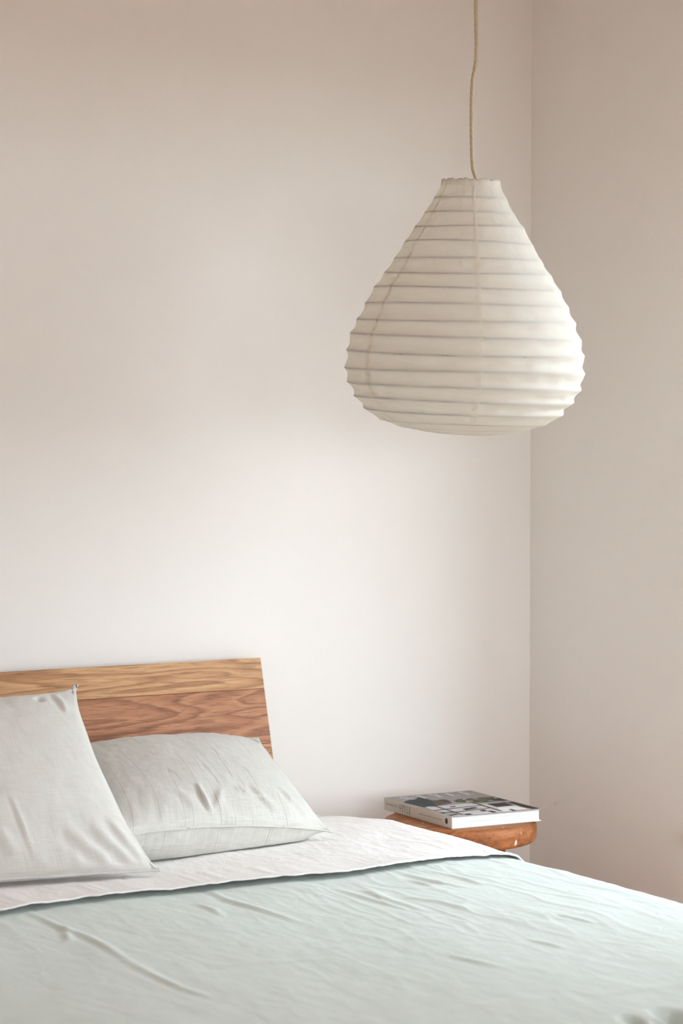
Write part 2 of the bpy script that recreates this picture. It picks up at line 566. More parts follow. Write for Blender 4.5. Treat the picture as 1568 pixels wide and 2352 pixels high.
def corner_in(Y, S):
    return sstep(4.10, 4.28, Y) * sstep(2.30, 2.508, S) * 0.10
XX = XX - corner_in(YY, SU + DX0) * (1 - 0.75 * sstep(4.27, 4.33, YY))
uvd = np.stack([SU, SV], -1).reshape(-1, 2)
V = np.stack([XX, YY, ZZ], -1).reshape(-1, 3)
dv = mesh_obj('duvet', V, grid_faces(len(su), len(sv)), M['duvet'], None, True, uvd)
tag(dv, 'sage green linen duvet spread over the bed', 'duvet')

# ---- top sheet folded back over the duvet
fold_x = np.array([0.8, 1.3, 1.498, 1.658, 1.86, 2.15, 2.27, 2.408, 2.494, 2.528, 2.6])
fold_y = np.array([3.65, 3.66, 3.655, 3.680, 3.676, 3.668, 3.686, 3.707, 3.700, 3.690, 3.67])
def sheet_z_off(X, Y, t):
    return 0.007 + 0.0015 * fbm(X * 9, Y * 9, 91, 2)
su2 = lines([(0.0, 0.5, 40), (0.5, WID, 350), (WID, WID + RC * np.pi / 2, 30), (WID + RC * np.pi / 2, WID + LEN_S * 0.8, 14)])
tv = lines([(0.0, 0.14, 26), (0.14, 1.0, 130)])
S2, TV = np.meshgrid(su2, tv, indexing='ij')
oR, dR = drape(S2 - WID)
Xs = DX0 + np.clip(S2, None, WID) + oR
yf = np.interp(Xs, fold_x, fold_y)
yf = yf + 0.0035 * fbm(S2 * 13, S2 * 0 + 3.3, 5, 3) + 0.002 * fbm(S2 * 40, S2 * 0 + 8.3, 6, 2)
yf = yf + 0.30 * np.clip(S2 - WID - 0.015, 0, None)
rear = 4.268 + 0.004 * np.sin(S2 * 17)
Ys = yf + TV * (rear - yf)
base = duvet_relief(Xs, Ys) * (0.55 + 0.45 * sstep(2.3, 2.5, Xs))
lift = (1 - 0.85 * sstep(2.25, 2.48, S2 + DX0)) * (0.0075 + 0.005 * np.clip(fbm(S2 * 11, S2 * 0 + 1.7, 15, 3) + 0.25, 0, 1))
edge = np.exp(-(Ys - yf) / 0.05)
rum = 0.0018 * fbm(Xs * 12, Ys * 9, 33, 3) + 0.0006 * np.clip(1 - np.abs(fbm(Xs * 34, Ys * 26, 35, 3)) * 2.2, 0, 1) ** 2
hem = 0.0016 * sstep(0.030, 0.027, Ys - yf) - 0.0012 * np.exp(-((Ys - yf - 0.0285) / 0.002) ** 2)
Zs = BED_Z + base + 0.0075 + lift * edge * 0.6 + rum + hem - dR - 0.005 * sstep(0.0, 0.02, dR)
Zs = Zs + rear_drop(Xs, Ys)
Xs = Xs - corner_in(Ys, S2 + DX0) + 0.002 * sstep(0.01, 0.05, dR)
top_v = np.stack([Xs, Ys, Zs], -1)
# double layer: the sheet turns under along the fold and lies on the duvet
nS, nT = top_v.shape[:2]
under = []
for k, (dy, dz) in enumerate(((-0.0012, -0.0012), (-0.0010, -0.0028), (0.002, -0.0036), (0.012, -0.0038), (0.05, -0.0050), (0.12, -0.0065))):
    u_ = top_v[:, 0, :].copy(); u_[:, 1] += dy; u_[:, 2] += dz
    under.append(u_)
full = np.concatenate([np.stack(under[::-1], 1), top_v], 1)
nT2 = full.shape[1]
uvs = np.stack([np.repeat(su2[:, None], nT2, 1), full[:, :, 1]], -1).reshape(-1, 2)
sh = mesh_obj('top_sheet', full.reshape(-1, 3), grid_faces(nS, nT2), M['sheet'], None, True, uvs)
tag(sh, 'crumpled white linen top sheet folded back over the green duvet', 'sheet')

# ------------------------------------------------------------------ pillows
def bed_surface(X, Y):
    return BED_Z + 0.0100 - 0.023 * sstep(4.215, 4.28, Y)

def make_pillow(name, TL, TR, BL, BR, tf, tb, mat, wrinkles, arch, pull, label, exps=(0.50, 0.50), seed=0, front_push=0.0):
    TL, TR, BL, BR = (np.array(p, float) for p in (TL, TR, BL, BR))
    n1, n2 = 190, 130
    def par(n):
        i = np.linspace(0, 1, n)
        return 0.45 * i + 0.55 * (0.5 - 0.5 * np.cos(np.pi * i))
    U, Vv = np.meshgrid(par(n1), par(n2), indexing='ij')       # u left->right, v bottom->top
    wu = np.linalg.norm(BR - BL); wv = np.linalg.norm(TR - BR)
    # edges of a filled case pull inwards between the corners
    pl, pr, pb, pt = pull
    su_ = np.sin(np.pi * Vv) ** 0.42; sv_ = np.sin(np.pi * U) ** 0.42
    Up = pl * su_ + U * (1 - (pl + pr) * su_)
    Vp = pb * sv_ + Vv * (1 - (pb + pt) * sv_)
    P = ((1 - Up) * (1 - Vp))[..., None] * BL + (Up * (1 - Vp))[..., None] * BR + ((1 - Up) * Vp)[..., None] * TL + (Up * Vp)[..., None] * TR
    ez = (TL - BL) + (TR - BR); eu = (BR - BL) + (TR - TL)
    nrm = np.cross(eu, ez); nrm /= np.linalg.norm(nrm)          # towards the camera side
    # arch of the lower and upper seams
    ab, at_ = arch
    P[..., 2] += ab * (np.sin(np.pi * U) ** 0.8) * (1 - Vv) ** 2 + at_ * (np.sin(np.pi * U) ** 0.8) * Vv ** 2
    prof = (4 * U * (1 - U)) ** exps[0] * (4 * Vv * (1 - Vv)) ** exps[1]
    # corners are pinched flat
    cu = np.minimum(U, 1 - U) * wu; cv = np.minimum(Vv, 1 - Vv) * wv
    pinch = 1 - 0.75 * np.exp(-(cu ** 2 + cv ** 2) / 0.045 ** 2)
    prof = prof * pinch
    mu, mv = U * wu, Vv * wv
    wr = np.zeros_like(U)
    for pts, w, a, vly in wrinkles:
        wr += crease(mu, mv, [(p[0] * wu, p[1] * wv) for p in pts], w, a, vly)
    wr += 0.0030 * fbm(mu * 8, mv * 6, 7 + seed, 3) + 0.0009 * fbm(mu * 40, mv * 28, 17 + seed, 2)
    # gathers at the lower seam
    gat = np.exp(-cv / 0.05)
    wr += 0.0045 * gat * fbm(mu * 26, mv * 5, 27 + seed, 2)
    fade = np.clip(np.minimum(cu, cv) / 0.014, 0, 1)
    front = P + nrm * ((tf * prof + wr * fade))[..., None]
    profb = (4 * U * (1 - U)) ** 0.45 * (4 * Vv * (1 - Vv)) ** 0.36 * pinch
    back = P - nrm * ((tb * profb + 0.004 * fbm(mu * 12, mv * 9, 37 + seed, 3) * fade))[..., None]
    for A in (front, back):
        lim = bed_surface(A[..., 0], A[..., 1]) + 0.0015
        A[..., 2] = np.maximum(A[..., 2], lim)
        hbY = 4.55 + (A[..., 2] - 0.838) * 0.27 - 0.004
        A[..., 1] = np.minimum(A[..., 1], hbY)
    nv = n1 * n2
    verts = np.concatenate([front.reshape(-1, 3), back.reshape(-1, 3)])
    f1 = grid_faces(n1, n2)
    f2 = [tuple(reversed(f)) for f in grid_faces(n1, n2, nv)]
    uv1 = np.stack([mu, mv], -1).reshape(-1, 2)
    # common origin at the pillow's base
    org = verts.mean(0); org[2] = verts[:, 2].min()
    root = empty(name, tuple(org))
    tag(root, label, 'pillow', 'linen pillows at the headboard')
    o = mesh_obj('pillowcase', verts - org, f1 + f2, mat, root, True, np.concatenate([uv1, uv1 + 3.1]))
    bmx = bmesh.new(); bmx.from_mesh(o.data)
    bmesh.ops.remove_doubles(bmx, verts=bmx.verts, dist=0.0002)
    bmesh.ops.recalc_face_normals(bmx, faces=bmx.faces)
    bmx.to_mesh(o.data); bmx.free()
    # stitched seam around the edge
    loop = [front[i, 0] for i in range(n1)] + [front[n1 - 1, j] for j in range(1, n2)] + [front[i, n2 - 1] for i in range(n1 - 2, -1, -1)] + [front[0, j] for j in range(n2 - 2, 0, -1)]
    loop = np.array(loop)
    cen = loop.mean(0)
    m = len(loop)
    nx = np.roll(loop, -1, 0) - np.roll(loop, 1, 0)
    nx /= (np.linalg.norm(nx, axis=1)[:, None] + 1e-9)
    outd = np.cross(nx, nrm); sgn = np.sign(((loop - cen) * outd).sum(1))[:, None]
    outd = outd * sgn
    outd = sum(np.roll(outd, k, 0) for k in range(-4, 5))
    outd /= (np.linalg.norm(outd, axis=1)[:, None] + 1e-9)
    sv_l, sf = [], []
    for i in range(m):
        p, d_ = loop[i], outd[i]
        wv_ = 0.0030 + 0.0006 * math.sin(i * 0.21)
        for (a_, b_) in ((-0.004, 0.0016), (wv_, 0.0009), (wv_, -0.0009), (-0.004, -0.0016)):
            q = p + d_ * a_ + nrm * b_
            sv_l.append(q - org)
    for i in range(m):
        i2 = (i + 1) % m
        for k in range(4):
            k2 = (k + 1) % 4
            sf.append((i * 4 + k, i2 * 4 + k, i2 * 4 + k2, i * 4 + k2))
    sl = np.array(sv_l)
    lim = bed_surface(sl[:, 0] + org[0], sl[:, 1] + org[1]) + 0.001 - org[2]
    sl[:, 2] = np.maximum(sl[:, 2], lim)
    mesh_obj('seam', sl, sf, mat, root, True, np.stack([np.arange(m * 4) * 0.001, np.arange(m * 4) * 0.0005], -1))
    return root

make_pillow('pillow',
            TL=(1.85, 4.365, 0.690), TR=(2.372, 4.40, 0.688), BL=(1.745, 3.842, 0.609), BR=(2.300, 3.972, 0.560),
            tf=0.070, tb=0.125, mat=M['pillow_b'],
            wrinkles=[
                ([(0.455, 0.20), (0.46, 0.13), (0.47, 0.07), (0.485, 0.01)], 0.0055, 0.0065, 0.45),
                ([(0.43, 0.16), (0.445, 0.10), (0.46, 0.04)], 0.010, -0.0025, 0.1),
                ([(0.63, 0.185), (0.635, 0.155), (0.645, 0.13)], 0.0030, -0.004, 0.9),
                ([(0.645, 0.14), (0.70, 0.125), (0.76, 0.12)], 0.005, 0.0025, 0.6),
                ([(0.36, 0.18), (0.39, 0.11), (0.42, 0.04)], 0.010, 0.003, 0.5),
                ([(0.56, 0.16), (0.53, 0.10), (0.50, 0.03)], 0.009, 0.003, 0.5),
                ([(0.70, 0.20), (0.73, 0.10), (0.77, 0.05)], 0.008, 0.004, 0.6),
                ([(0.84, 0.22), (0.87, 0.13), (0.92, 0.06)], 0.009, 0.004, 0.6),
                ([(0.93, 0.95), (0.96, 0.91), (0.985, 0.86)], 0.006, 0.006, 0.8),
            ],
            arch=(0.016, 0.004), pull=(0.02, 0.03, 0.02, 0.015),
            label='smaller pinstriped linen pillow reclining low against the right end of the headboard', seed=0)
make_pillow('pillow',
            TL=(1.21, 4.26, 0.830), TR=(1.852, 4.15, 0.850), BL=(1.20, 3.90, 0.557), BR=(1.855, 3.805, 0.556),
            tf=0.085, tb=0.045, mat=M['pillow_a'],
            wrinkles=[
                ([(0.865, 0.945), (0.88, 0.90)], 0.009, -0.008, 0.0),
                ([(0.93, 0.97), (0.945, 0.90), (0.95, 0.82)], 0.008, 0.005, 0.6),
                ([(0.655, 0.30), (0.66, 0.16), (0.665, 0.03)], 0.0045, 0.0035, 0.4),
                ([(0.45, 0.315), (0.65, 0.31), (0.88, 0.315)], 0.005, 0.0014, 0.3),
                ([(0.86, 0.17), (0.91, 0.09), (0.96, 0.03)], 0.014, 0.006, 0.7),
                ([(0.78, 0.16), (0.83, 0.08), (0.88, 0.03)], 0.013, 0.005, 0.7),
                ([(0.93, 0.22), (0.96, 0.12), (0.985, 0.05)], 0.012, 0.006, 0.7),
                ([(0.58, 0.16), (0.62, 0.05)], 0.012, 0.004, 0.6),
            ],
            arch=(0.004, 0.0), pull=(0.03, 0.045, 0.0, 0.075),
            label='taller plain linen pillow propped upright in front, cut by the left edge', seed=5)

# ------------------------------------------------------------------ paper pendant lamp
PD = 4.75
PXM = FPX / PD
pc = FW * PD + RT * ((1066 - 784) / FPX * PD)
lamp_c = Vector((pc.x, pc.y, 0))
_dp = (1176.0 - HOR) / FPX
def zpx(y):
    k = (y - 1176.0) / FPX          # ray through row y of the pitched camera
    return CAM_Z - PD * (k + _dp) / (1 - k * _dp)
rings = [(418, 64), (457, 83), (490, 103), (523, 125), (560, 147), (596, 169), (630, 191), (665, 214), (700, 233), (738, 251),
         (774, 265), (811, 273), (851, 276), (885, 269), (916, 253), (946, 229), (969, 191), (984, 143), (992, 100), (996, 72)]
RZ = [(zpx(y), r / PXM) for y, r in rings]
Z_MID = zpx(851)
lamp = empty('pendant_lamp', (lamp_c.x, lamp_c.y, Z_MID))
tag(lamp, 'white paper lantern pendant hanging on a beige cord near the corner', 'lamp')
tilt_m = Matrix.Rotation(R(1.7), 4, FW) @ Matrix.Rotation(R(2.4), 4, RT)
def lamp_pt(az, r, z):
    v = RT * (r * math.sin(az)) - FW * (r * math.cos(az)) + Vector((0, 0, z - Z_MID))
    return tilt_m @ v
pt_ = NT('lantern_paper')
v = pt_.coord('Object')
fib = pt_.noise(v, 160, 4, 0.6)
fib2 = pt_.noise(pt_.coord('Object', scale=(1, 1, 0.25)), 60, 3, 0.6)
pcol = pt_.mix(fib, (0.97, 0.94, 0.88, 1), (0.93, 0.89, 0.82, 1))
df = pt_.n('ShaderNodeBsdfDiffuse'); ts = pt_.n('ShaderNodeBsdfTranslucent'); mxs = pt_.n('ShaderNodeMixShader', Fac=0.46)
bn = pt_.bump(pt_.math('ADD', fib, fib2), 0.25, 0.0012)
pt_.l(pcol, df.inputs['Color']); pt_.l(bn, df.inputs['Normal'])
pt_.l(pt_.mix(fib, (0.97, 0.92, 0.84, 1), (0.91, 0.85, 0.76, 1)), ts.inputs['Color'])
pt_.l(df.outputs[0], mxs.inputs[1]); pt_.l(ts.outputs[0], mxs.inputs[2]); pt_.l(mxs.outputs[0], pt_.out.inputs['Surface'])
M['paper'] = pt_.m
M['bamboo'] = flat_mat('bamboo_rib', rgb(92, 66, 46), 0.7)
M['wire'] = flat_mat('lantern_wire', rgb(120, 105, 88), 0.5)
M['cord'] = flat_mat('beige_cord', rgb(205, 186, 158), 0.85)

NPAN, SUB = 6, 9
AZ0 = R(5.0)
prow = []                                            # (z, r, sag, k, t)
for k in range(len(RZ) - 1):
    (za, ra), (zb, rb) = RZ[k], RZ[k + 1]
    Lk = math.hypot(za - zb, ra - rb)
    for j in range(SUB):
        t = j / SUB
        prow.append((za + (zb - za) * t, ra + (rb - ra) * t, t, k, Lk))
prow.append((RZ[-1][0], RZ[-1][1], 0.0, len(RZ) - 2, 0.03))
rough_seed = np.random.RandomState(4)
ring_wob = [(rough_seed.uniform(0, 6.28), rough_seed.uniform(0, 6.28)) for _ in RZ]
def ring_dz(k, az):
    p, q = ring_wob[k]
    sc_ = 1.0 if 1 < k < 16 else 0.4
    return sc_ * (0.0016 * math.sin(az + p) + 0.0011 * math.sin(2 * az + q))
def paper_pt(az, z, r, t, k, Lk, lift, seed):
    sag = abs(math.sin(math.pi * t)) ** 1.25
    amp = 0.0022 + 0.0042 * max(0.0, min(1.0, (k - 4) / 7)) if k < 15 else 0.0030
    nz = float(gnoise(np.array([az * 5.0 + 20]), np.array([k * 1.7 + t * 1.3]), 3)[0])
    nz2 = float(gnoise(np.array([az * 14.0 + 40]), np.array([k * 2.9 + t * 2.0]), 8)[0])
    rr = r - sag * amp * (1.0 + 0.55 * nz * 2) + 0.0022 * nz2 * sag + lift
    dz = ring_dz(k, az) * (1 - t) + ring_dz(min(k + 1, len(RZ) - 1), az) * t
    return lamp_pt(az, rr, z + dz + 0.002 * nz * sag)
for pnl in range(NPAN):
    a0 = AZ0 + pnl * 2 * math.pi / NPAN - R(2.6)
    a1 = AZ0 + (pnl + 1) * 2 * math.pi / NPAN + R(0.05)
    NA = 26
    azs = [a0 + (a1 - a0) * i / NA for i in range(NA + 1)]
    verts = []
    for i, az in enumerate(azs):
        for row in prow:
            lift = 0.0013 * max(0.0, min(1.0, (az - a1 + R(3.2)) / R(2.2))) + (0.0012 if i == NA else 0.0)
            verts.append(paper_pt(az, *row, lift, pnl))
    mesh_obj('paper_panel', verts, grid_faces(len(azs), len(prow)), M['paper'], lamp, True)
for k, (z, r) in enumerate(RZ):
    path = []
    n = 96
    (zu, ru), (zd, rd) = RZ[max(k - 1, 0)], RZ[min(k + 1, len(RZ) - 1)]
    ln = math.hypot(zu - zd, ru - rd)
    off_ = 0.0018 if k < 8 else 0.0021 if k < 12 else 0.0025
    nr_, nz_ = (zu - zd) / ln, -(ru - rd) / ln          # outward normal of the profile
    for i in range(n):
        az = 2 * math.pi * i / n
        path.append(lamp_pt(az, r - off_ * nr_, z - off_ * nz_ + ring_dz(k, az)))
    rr = 0.0017 if 0 < k < len(RZ) - 1 else 0.0018
    vs, fs = [], []
    for i in range(n):
        t = (path[(i + 1) % n] - path[i - 1]).normalized()
        a = Vector((0, 0, 1)); b = t.cross(a).normalized(); a = b.cross(t)
        for q in range(6):
            an = math.pi * q / 3
            vs.append(path[i] + a * (rr * math.cos(an)) + b * (rr * math.sin(an)))
    for i in range(n):
        i2 = (i + 1) % n
        for q in range(6):
            q2 = (q + 1) % 6
            fs.append((i * 6 + q, i2 * 6 + q, i2 * 6 + q2, i * 6 + q2))
    mesh_obj('rib', vs, fs, M['bamboo'], lamp, True)
# glued paper strips behind the seams
M['strip'] = M['paper'].copy()
M['strip'].name = 'lantern_paper_glued'
for pnl in range(NPAN):
    ac = AZ0 + pnl * 2 * math.pi / NPAN
    verts = []
    for i in range(4):
        for row in prow:
            half = 0.0035 / max(row[1], 0.05)
            az = ac - 2 * half + 2 * half * i / 3
            verts.append(paper_pt(az, *row, -0.0008, pnl))
    mesh_obj('seam_strip', verts, grid_faces(4, len(prow)), M['strip'], lamp, True)
# paper collar that folds over the top ring
vs = []
NA = 72
for i in range(NA):
    az = 2 * math.pi * i / NA
    j = 0.0009 * math.sin(i * 2.1) + 0.0007 * math.sin(i * 5.3)
    rr = RZ[0][1]
    for dr, dz in ((0.0038, -0.010), (0.0024, 0.0006), (0.0002, 0.0030 + j), (-0.0024, 0.0004), (-0.0030, -0.008)):
        vs.append(lamp_pt(az, rr + dr + j * 0.5, RZ[0][0] + dz + j + ring_dz(0, az)))
mesh_obj('paper_collar', vs, grid_faces(NA, 5, 0, True), M['paper'], lamp, True)
# wire cross-bar at the top ring that carries the cord, and the socket
top_r = RZ[0][1] - 0.002
bar = [lamp_pt(R(90), top_r, RZ[0][0]), lamp_pt(R(90), top_r * 0.5, RZ[0][0] + 0.001), lamp_pt(0, 0, RZ[0][0]), lamp_pt(R(-90), top_r, RZ[0][0])]
vs, fs = tube(bar, 0.0013, 6)
mesh_obj('top_wire', vs, fs, M['wire'], lamp, True)
# cord
cord_px = [(1092, 424), (1092, 414), (1088, 400), (1084, 385), (1082, 350), (1081, 300), (1081, 240), (1082, 205), (1084, 180), (1088, 158), (1091, 135), (1091.5, 110), (1091, 60), (1090, 0), (1089, -200), (1088, HOR - (H - 0.03 - CAM_Z) * PXM)]
pts = []
for px, py in cord_px:
    w = FW * PD + RT * ((px - 784) / FPX * PD)
    pts.append(Vector((w.x, w.y, zpx(py))) - lamp.location)
dense = []
for i in range(len(pts) - 1):
    p0 = pts[max(i - 1, 0)]; p1 = pts[i]; p2 = pts[i + 1]; p3 = pts[min(i + 2, len(pts) - 1)]
    nn = max(3, int((p2 - p1).length / 0.0016))
    for j in range(nn):
        t = j / nn
        dense.append(0.5 * ((2 * p1) + (-p0 + p2) * t + (2 * p0 - 5 * p1 + 4 * p2 - p3) * t * t + (-p0 + 3 * p1 - 3 * p2 + p3) * t ** 3))
dense.append(pts[-1])
vs, fs = tube(dense, 0.0036, 14, lobes=3, lobe_amp=0.10, twist=520.0)
mesh_obj('cord', vs, fs, M['cord'], lamp, True)
top_pt = pts[-1]
vs, fs = lathe([(0.0, 0.03), (0.05, 0.03), (0.05, 0.012), (0.044, 0.004), (0.012, -0.004), (0.0, -0.004)], 40)
o = mesh_obj('ceiling_rose', [Vector(q) + top_pt for q in vs], fs, M['trim'], lamp, True)

# ------------------------------------------------------------------ stool
SD = 5.12
sw = FW * SD + RT * ((1057 - 784) / FPX * SD)
STOOL_Z = 0.500
stool = empty('wooden_stool', (sw.x, sw.y, 0))
tag(stool, 'round worn wooden stool serving as a nightstand in the corner', 'stool')
def stool_mat():
    t = NT('worn_stool_wood')
    v = t.coord('Object', scale=(5, 60, 60), rot=(0, 0, 0.6))
    g = t.noise(v, 1.0, 4.0, 0.62, 0.5)
    c = t.ramp(g, [(0.30, rgb(122, 68, 36)), (0.5, rgb(168, 102, 58)), (0.72, rgb(192, 128, 80))])
    st = t.noise(t.coord('Object'), 13.0, 5.0, 0.7)
    stf = t.ramp(st, [(0.47, (0, 0, 0)), (0.66, (1, 1, 1))])
    c = t.mix(t.math('MULTIPLY', stf, 0.65), c, rgb(112, 66, 42))
    sp = t.n('ShaderNodeTexVoronoi', Scale=34.0)
    t.l(t.coord('Object', scale=(1, 1, 0.45), rot=(0.3, 0.2, 0.0)), sp.inputs['Vector'])
    spf = t.ramp(sp.outputs['Distance'], [(0.0, (1, 1, 1)), (0.10, (1, 1, 1)), (0.14, (0, 0, 0)), (1, (0, 0, 0))])
    pick = t.ramp(t.noise(t.coord('Object'), 21.0, 1.0), [(0.54, (0, 0, 0)), (0.57, (1, 1, 1))])
    c = t.mix(t.math('MULTIPLY', t.math('MULTIPLY', spf, pick), 0.9), c, rgb(244, 230, 210))
    dk = t.noise(t.coord('Object', scale=(1, 1, 2)), 110.0, 3.0, 0.6)
    dkf = t.ramp(dk, [(0.58, (0, 0, 0)), (0.70, (1, 1, 1))])
    c = t.mix(t.math('MULTIPLY', dkf, 0.55), c, rgb(100, 58, 36))
    t.principled(c, 0.55, t.bump(dk, 0.25, 0.001), spec=0.3)
    return t.m
M['stool'] = stool_mat()
RS, TH = 0.1640, 0.046
prof = [(0.0001, 0)]
prof += [(RS * 0.5, 0.0), (RS - 0.020, 0.0), (RS - 0.010, -0.0008), (RS - 0.0045, -0.0035), (RS - 0.001, -0.009), (RS, -0.016), (RS - 0.0006, -0.030), (RS - 0.002, -0.038), (RS - 0.006, -0.0435), (RS - 0.012, -0.0458), (RS - 0.022, -TH), (0.0001, -TH)]
vs, fs = lathe(prof, 96)
seat = mesh_obj('seat', [(x, y, z + STOOL_Z) for x, y, z in vs], fs, M['stool'], stool, True)
legs = []
for k in range(4):
    az = R(50 + 90 * k)
    d = RT * math.sin(az) - FW * math.cos(az)
    a = d * 0.100 + Vector((0, 0, STOOL_Z - TH + 0.004)); b = d * 0.150
    path = [a + (b - a) * t for t in np.linspace(0, 1, 9)]
    rad = [0.0145 + 0.0025 * math.sin(math.pi * t) for t in np.linspace(0, 1, 9)]
    vs, fs = tube(path, rad, 16)
    mesh_obj('leg', vs, fs, M['stool'], stool, True)
    legs.append((a, b))
for k in range(4):
    a = legs[k][0].lerp(legs[k][1], 0.62 if k % 2 else 0.70)
    b = legs[(k + 1) % 4][0].lerp(legs[(k + 1) % 4][1], 0.62 if k % 2 else 0.70)
    vs, fs = tube([a, a.lerp(b, 0.5), b], 0.009, 12)
    mesh_obj('stretcher', vs, fs, M['stool'], stool, True)

# ------------------------------------------------------------------ book
BK_A, BK_B, BK_T = 0.288, 0.219, 0.0265              # spine length, cover width, thickness
ang = R(2.2)
book = empty('book', (2.708, 4.181, STOOL_Z + 0.0003), (0, 0, -ang))
tag(book, 'thick hardback design book lying flat on the wooden stool', 'book')
# local axes: x from the spine across the cover, y from tail to head, z up
M['cover'] = flat_mat('cover_print_grey', rgb(160, 151, 149), 0.6, 0.15)
M['spine'] = flat_mat('spine_print_greige', rgb(215, 206, 194), 0.45, 0.3)
M['backcover'] = flat_mat('back_cover_white', rgb(225, 222, 218), 0.5)
pg = NT('page_block')
pv = pg.coord('Object', scale=(3, 3, 1500))
pn = pg.noise(pv, 1.0, 2.0)
pg.principled(pg.mix(pn, rgb(246, 246, 244), rgb(214, 216, 216)), 0.85, pg.bump(pn, 0.35, 0.0006), spec=0.1)
M['pages'] = pg.m
CT = 0.0024
box_obj('front_cover', (0.0, BK_B, 0.0, BK_A, BK_T - CT, BK_T), M['cover'], book, 0.0006, 2)
box_obj('back_cover', (0.0, BK_B, 0.0, BK_A, 0.0, CT), M['backcover'], book, 0.0006, 2)
spn = box_obj('spine', (-0.0006, CT, 0.0, BK_A, 0.0004, BK_T - 0.0004), M['spine'], book, 0.0008, 2)
# page block with a slightly wavy tail edge
nz = 9
vs, fs = [], []
px0, px1, py0, py1 = CT + 0.0002, BK_B - 0.0045, 0.0025, BK_A - 0.004
cols = 24
def ring_pts(z, k):
    out = []
    for i in range(cols + 1):
        t = i / cols
        out.append((px0 + (px1 - px0) * t, py0 + 0.0004 * math.sin(k * 2.3 + t * 5), z))
    for i in range(1, 5):
        out.append((px1 - 0.0015 * math.sin(math.pi * i / 5) + 0.0006 * math.sin(k * 1.9), py0 + (py1 - py0) * i / 5, z))
    for i in range(cols + 1):
        t = i / cols
        out.append((px1 - (px1 - px0) * t, py1, z))
    return out
for k in range(nz):
    z = CT + 0.0001 + (BK_T - 2 * CT - 0.0002) * k / (nz - 1)
    vs += ring_pts(z, k)
m = len(ring_pts(0, 0))
for k in range(nz - 1):
    for i in range(m):
        i2 = (i + 1) % m
        fs.append((k * m + i, k * m + i2, (k + 1) * m + i2, (k + 1) * m + i))
fs.append(tuple(range(m))[::-1]); fs.append(tuple((nz - 1) * m + i for i in range(m)))
mesh_obj('page_block', vs, fs, M['pages'], book, False)

# printed cover: flat ink patches on the cover board
INK = {
    'teal': flat_mat('ink_teal_black', rgb(52, 60, 62), 0.6, 0.15), 'brown': flat_mat('ink_brown', rgb(92, 78, 70), 0.6, 0.15),
    'dark': flat_mat('ink_dark', rgb(58, 50, 48), 0.6, 0.15), 'green': flat_mat('ink_plant_green', rgb(96, 99, 72), 0.6, 0.15),
    'green2': flat_mat('ink_plant_dark', rgb(58, 62, 44), 0.6, 0.15),
    'white': flat_mat('ink_white', rgb(232, 228, 226), 0.6, 0.15), 'pale': flat_mat('ink_pale', rgb(200, 193, 194), 0.6, 0.15),
    'line': flat_mat('ink_line', rgb(84, 76, 70), 0.6, 0.15), 'tan': flat_mat('ink_tan', rgb(222, 184, 128), 0.6, 0.15),
    'spine': flat_mat('ink_spine', rgb(92, 86, 80), 0.5), 'logo': flat_mat('ink_logo', rgb(40, 46, 52), 0.5),
}
def prism(name, polys, mat, parent, to3, h=0.00012):
    vs, fs = [], []
    for poly in polys:
        n = len(poly); o = len(vs)
        area = sum(poly[i][0] * poly[(i + 1) % n][1] - poly[(i + 1) % n][0] * poly[i][1] for i in range(n))
        if area < 0: poly = poly[::-1]
        vs += [to3(p, q, h) for p, q in poly]
        fs.append(tuple(range(o, o + n)))
    o = mesh_obj(name, vs, fs, mat, parent, False)
    if len(polys) > 1:
        o['kind'] = 'stuff'
    return o
def clampc(poly):
    return [(min(max(p, 0.0012), BK_B - 0.001), min(max(q, 0.0012), BK_A - 0.001)) for p, q in poly]
level = [0.0]
fcov = [c for c in book.children if c.name.startswith('front_cover')][0]
def cover_map(p, q):
    w = min(max((q - 0.008) / 0.02, 0.0), 1.0)
    return (p * 1.05, q * 1.155 + w * 0.15 * p * (1 - q / 0.249))
def cover_ink(name, ink, polys, raw=False):
    if not raw:
        polys = [[cover_map(p, q) for p, q in poly] for poly in polys]
    level[0] += 0.00002
    hh = 0.00004 + level[0]
    prism(name, [clampc(p) for p in polys], INK[ink], fcov, lambda p, q, h: (p, q, BK_T + hh))
def strip(a, b, w):
    dx, dy = b[0] - a[0], b[1] - a[1]
    L = math.hypot(dx, dy); nx, ny = -dy / L * w / 2, dx / L * w / 2
    return [(a[0] + nx, a[1] + ny), (b[0] + nx, b[1] + ny), (b[0] - nx, b[1] - ny), (a[0] - nx, a[1] - ny)]
cover_ink('printed_floor', 'pale', [[(0.09, 0.10), (0.20, 0.09), (0.20, 0.03), (0.12, 0.0), (0.03, 0.0), (0.03, 0.05)]])
cover_ink('printed_sofa', 'teal', [[(0.0019, 0.1783), (0.0164, 0.1934), (0.0345, 0.2031), (0.0402, 0.1962), (0.0643, 0.2221), (0.0689, 0.1926), (0.0667, 0.1801), (0.0703, 0.1573), (0.0415, 0.1143), (0.0073, 0.1088)]])
cover_ink('printed_table', 'brown', [[(0.0667, 0.1801), (0.0844, 0.1624), (0.0924, 0.137), (0.084, 0.1252), (0.0406, 0.1148)]])
cover_ink('printed_bowl', 'dark', [[(0.082, 0.1752), (0.098, 0.1703), (0.0944, 0.1431), (0.0872, 0.146), (0.078, 0.160)]])
plant = [(0.1024, 0.1446), (0.1247, 0.1634), (0.1553, 0.1495), (0.1748, 0.1565), (0.2050, 0.1498), (0.2055, 0.0935), (0.1827, 0.0959), (0.1323, 0.0993), (0.1284, 0.1225), (0.0983, 0.1244)]
cover_ink('printed_plant', 'green', [plant])
random.seed(12)
leaves = []
